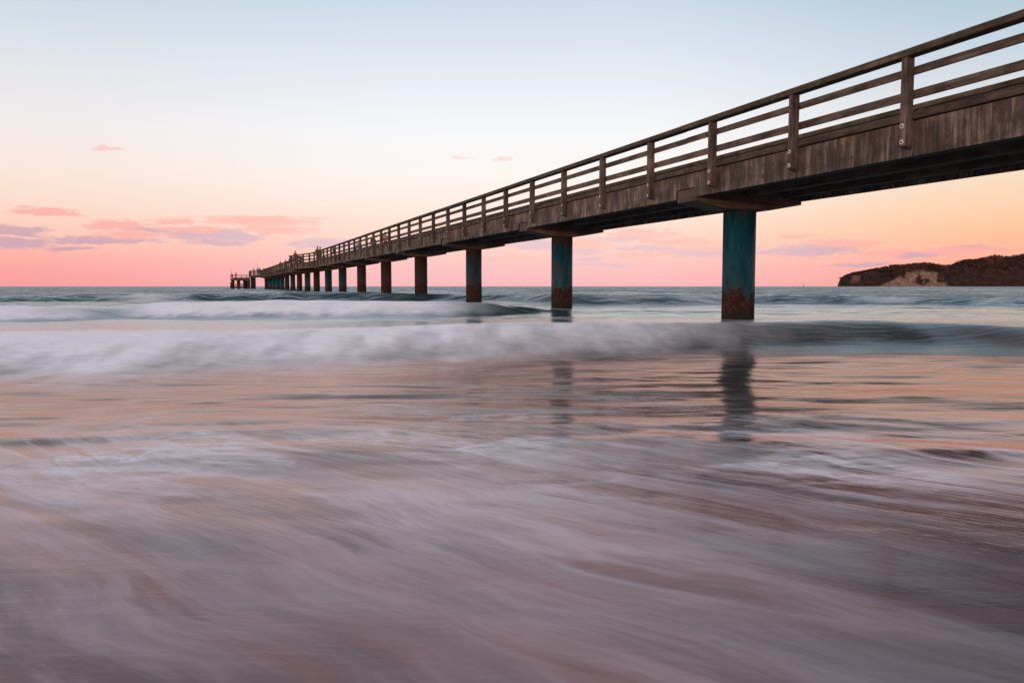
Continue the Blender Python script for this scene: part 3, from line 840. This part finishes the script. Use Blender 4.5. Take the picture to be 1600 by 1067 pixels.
    ff = t.math('MULTIPLY', A['foam'], t.math('ADD', 0.62, t.math('MULTIPLY', fine, 0.75)), clamp=True)
    foam_f = t.math('ADD', t.math('MAXIMUM', ff, sw), lace, clamp=True)
    # water body
    patchn = t.noise(t.mapping(t.mapping(fwp, rot=(0, 0, R(-48))), (2.2, 0.5, 1)), 1.0, 4, 0.55)
    wc = t.mix(A['near'], t.mix(A['deep'], (0.040, 0.034, 0.032, 1), (0.017, 0.066, 0.073, 1)), t.mix(A['right'], t.mix(t.range(patchn, 0.42, 0.62), (0.135, 0.086, 0.090, 1), (0.235, 0.118, 0.100, 1)), (0.085, 0.062, 0.064, 1)))  # near water darker on the right: lens vignette put into its colour
    rough = t.math('ADD', 0.13, t.math('MULTIPLY', A['chop'], 0.15))
    # silky ripples: stretched along the wave crests
    b1 = t.noise(t.mapping(flat, (1.0, 4.5, 1)), 1.6, 5, 0.6, 0.3)
    b2 = t.noise(t.mapping(flat, (0.35, 1.3, 1)), 1.3, 5, 0.62, 0.2)
    bs = t.mix(A['swash'], b1, s2)
    bmp1 = t.n('ShaderNodeBump', ins={'Strength': t.math('SUBTRACT', 0.55, t.math('MULTIPLY', A['shal'], 0.33)), 'Distance': 0.03, 'Height': bs})
    b3 = t.noise(t.mapping(flat, (0.05, 0.16, 1)), 1.0, 5, 0.65, 0.2)
    bmp3 = t.n('ShaderNodeBump', ins={'Strength': A['chop'], 'Distance': 3.0, 'Height': b3, 'Normal': bmp1.outputs[0]})
    bmp2 = t.n('ShaderNodeBump', ins={'Strength': t.math('MULTIPLY', A['chop'], 0.9), 'Distance': 0.22, 'Height': b2, 'Normal': bmp3.outputs[0]})
    nrm = bmp2.outputs[0]
    tint = t.mix(A['near'], t.mix(A['shal'], (0.94, 0.99, 1, 1), (1.0, 0.755, 0.69, 1)), (1.0, 0.80, 0.78, 1))   # peach sky reflection put into the gloss colour close to the beach
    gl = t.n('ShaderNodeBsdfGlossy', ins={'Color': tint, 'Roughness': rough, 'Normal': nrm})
    body = t.n('ShaderNodeBsdfDiffuse', ins={'Color': wc, 'Normal': nrm})
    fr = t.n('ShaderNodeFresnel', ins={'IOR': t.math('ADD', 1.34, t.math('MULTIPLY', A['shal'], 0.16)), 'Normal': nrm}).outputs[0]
    water = t.n('ShaderNodeMixShader', ins={0: fr, 1: body.outputs[0], 2: gl.outputs[0]})
    t.t.nodes.remove(b)
    fd = t.n('ShaderNodeBsdfDiffuse', ins={0: t.mix(A['near'], (0.90, 0.925, 0.95, 1), (0.90, 0.84, 0.87, 1)), 1: 0.3})
    mx = t.n('ShaderNodeMixShader', ins={0: foam_f, 1: water.outputs[0], 2: fd.outputs[0]})
    t.t.links.new(mx.outputs[0], t.t.nodes['Material Output'].inputs[0])
    me.materials.append(m)
    o = link('sea', me)
    tag(o, 'sea with long low breakers running into the shallows', 'sea', kind='structure')
build_sea()

# ------------------------------------------------------------------ headland
def build_headland():
    YD = 2000.0
    prof = [(1307, 448), (1308.5, 440.2), (1312, 434.5), (1322, 429), (1335, 425.5), (1358, 422.5), (1380, 417.5), (1400, 414.5), (1420, 412), (1440, 410.5), (1455, 412.5), (1470, 414), (1485, 413.5), (1500, 407.5), (1520, 403.5), (1538, 402.0), (1548, 399.5), (1568, 402), (1578, 397.5), (1600, 393.5), (1640, 391), (1700, 394), (1800, 400), (1950, 420), (2050, 448)]
    prof = [(a, b + 0.5) if b < 440 else (a, b) for a, b in prof]       # the wood stands on top
    X = np.array([(p[0] - 800) / FPX * YD for p in prof]); Hh = np.array([max(0.0, at_y(p[0], p[1], YD)[2]) for p in prof])
    nx, ny = 300, 46
    xs = np.linspace(X[0], X[-1], nx)
    hs = np.interp(xs, X, Hh)
    v = np.linspace(0, 1, ny)
    def height(xx, vv):
        h = np.interp(xx, X, Hh)
        face = sm(0.0, 0.42, vv)                                   # seaward face
        back = 1 - 0.9 * sm(0.55, 1.0, vv)
        n = (fbm(xx / 45, vv * 9, 1, 5) - 0.5)
        gul = np.abs(fbm(xx / 22 + vv * 2.0, vv * 1.5, 2, 4) - 0.5)
        return h * face * back * (1 + 0.20 * n * (vv > 0.02)) - 10 * gul * sm(0, 0.1, vv) * sm(0.5, 0.3, vv) - 3.0 * (vv <= 0.001)
    XX, VV = np.meshgrid(xs, v, indexing='ij')
    ZZ = height(XX, VV)
    YY = YD - 60 + VV * 330 + 30 * (fbm(XX / 80, VV * 0, 3, 3) - 0.5) * 2
    XT = XX * YY / YD
    verts = np.stack([XT, YY, ZZ], -1).reshape(-1, 3)
    idx = np.arange(nx * ny).reshape(nx, ny)
    f = np.stack([idx[:-1, :-1], idx[1:, :-1], idx[1:, 1:], idx[:-1, 1:]], -1).reshape(-1, 4)
    me = bpy.data.meshes.new('headland')
    me.from_pydata(verts.tolist(), [], f.tolist())
    me.polygons.foreach_set('use_smooth', np.ones(len(f), bool))
    # bare sand where the cliff has slipped
    pq = XX / YD * FPX + 800
    zf = ZZ / np.maximum(np.interp(XX, X, Hh), 1.0)
    lim = 0.64 * sm(1364, 1424, pq) * sm(1482, 1462, pq) + 0.10 * (fbm(XX / 24, VV * 3, 4, 4) - 0.5)
    bare = sm(0.05, -0.03, zf - lim) * (pq > 1362) * (pq < 1484)
    bare = bare * sm(0.30, 0.36, fbm(XX / 20 + VV, VV * 7, 0, 4))
    pxx = XX / YD * FPX + 800
    bare = np.maximum(bare, sm(1325, 1332, pxx) * sm(1345, 1338, pxx) * sm(0.12, 0.2, VV) * sm(0.34, 0.28, VV) * 0.5)
    a = me.attributes.new('bare', 'FLOAT', 'POINT'); a.data.foreach_set('value', bare.ravel().astype(np.float32))
    m, t, b = material('headland_ground')
    pos = t.n('ShaderNodeNewGeometry').outputs['Position']
    n = t.noise(t.mapping(pos, (0.05, 0.05, 0.05)), 1.0, 6, 0.65)
    n2 = t.noise(t.mapping(t.mapping(pos, rot=(0, R(35), 0)), (0.14, 0.1, 0.03)), 1.0, 5, 0.7)
    sand = t.ramp(n2, [(0.36, (0.13, 0.070, 0.046)), (0.52, (0.27, 0.155, 0.10)), (0.66, (0.42, 0.26, 0.17))])
    soil = t.ramp(n, [(0.3, (0.026, 0.015, 0.013)), (0.7, (0.075, 0.036, 0.025))])
    col = t.mix(t.attr('bare'), soil, sand)
    feed(t, b, base=col, rough=0.95, spec=0.1)
    me.materials.append(m)
    tag(link('headland', me), 'wooded headland with a bare sandy cliff on the horizon', 'headland', kind='structure')
    # the wood: many small ragged crowns in one mesh
    r = random.Random(3)
    bm = bmesh.new()
    lay = bm.verts.layers.float_vector.new('tint')
    palette = [(0.020, 0.015, 0.013), (0.030, 0.019, 0.015), (0.040, 0.022, 0.016), (0.055, 0.026, 0.016), (0.022, 0.020, 0.017), (0.042, 0.019, 0.014)]
    red = [(0.22, 0.045, 0.014), (0.16, 0.038, 0.014), (0.15, 0.055, 0.018)]
    n = 0
    tries = 0
    while n < 4200 and tries < 40000:
        tries += 1
        xx = r.uniform(xs[2], xs[-1]); vv = r.uniform(0.05, 0.72) ** 1.0
        if xx > 1480 and r.random() < 0.6: continue
        i = min(nx - 1, int((xx - xs[0]) / (xs[-1] - xs[0]) * (nx - 1))); jv = min(ny - 1, int(vv * (ny - 1)))
        if bare[i, jv] > 0.25: continue
        c = Vector((xx * YY[i, jv] / YD, YY[i, jv], ZZ[i, jv]))
        if c.z < 2.5: continue
        s = r.uniform(2.2, 3.9) * (0.6 if vv < 0.22 else 1.0)
        px = xx / YD * FPX + 800
        isred = (vv > 0.30 and ((1405 < px < 1446 and r.random() < 0.55) or (1535 < px < 1560 and r.random() < 0.5) or r.random() < 0.10))  # autumn reds, plus low sunlight on the treetops put into the crown colour
        tint = r.choice(red) if isred else r.choice(palette)
        k = r.uniform(0.8, 1.5)
        for q in range(9):
            d = Vector((r.gauss(0, 0.5), r.gauss(0, 0.5), r.uniform(0.0, 1.35))) * s
            cc = c + d
            rr = s * r.uniform(0.25, 0.5)
            kk = k * r.uniform(0.7, 1.35)
            vs = []
            for a_ in range(5):
                w = Vector((r.gauss(0, 1), r.gauss(0, 1), r.gauss(0, 1)))
                w.normalize()
                vtx = bm.verts.new(cc + w * rr)
                vtx[lay] = (tint[0] * kk, tint[1] * kk, tint[2] * kk)
                vs.append(vtx)
            for tri in ((0, 1, 2), (0, 2, 3), (0, 3, 4), (1, 2, 4), (1, 3, 4)):
                bm.faces.new([vs[h] for h in tri])
        n += 1
    fme = bpy.data.meshes.new('forest')
    bm.to_mesh(fme); bm.free()
    m, t, b = material('autumn_sunlit_foliage')
    feed(t, b, base=t.attr('tint', 'Color'), rough=0.9, spec=0.1)
    fme.materials.append(m)
    tag(link('forest', fme), 'dark autumn wood covering the headland', 'forest', kind='stuff')
build_headland()

# beacon on the horizon
bx, by, _ = at_y(1255.5, 447, 1500)
be = bpy.data.objects.new('beacon', None); COL.objects.link(be); be.location = (bx, by, 0)
tag(be, 'tiny dark beacon standing on the horizon left of the headland', 'beacon')
M_DARK = plain('dark_beacon_paint', (0.05, 0.035, 0.035), 0.6)
MB().lathe([(0.9, -1), (0.8, 1.0), (0.4, 1.4), (0.28, 4.2)], 12).build('base', M_DARK, be)
MB().lathe([(0.5, 4.2), (0.5, 5.0), (0.1, 5.6)], 12).build('lantern', M_DARK, be)
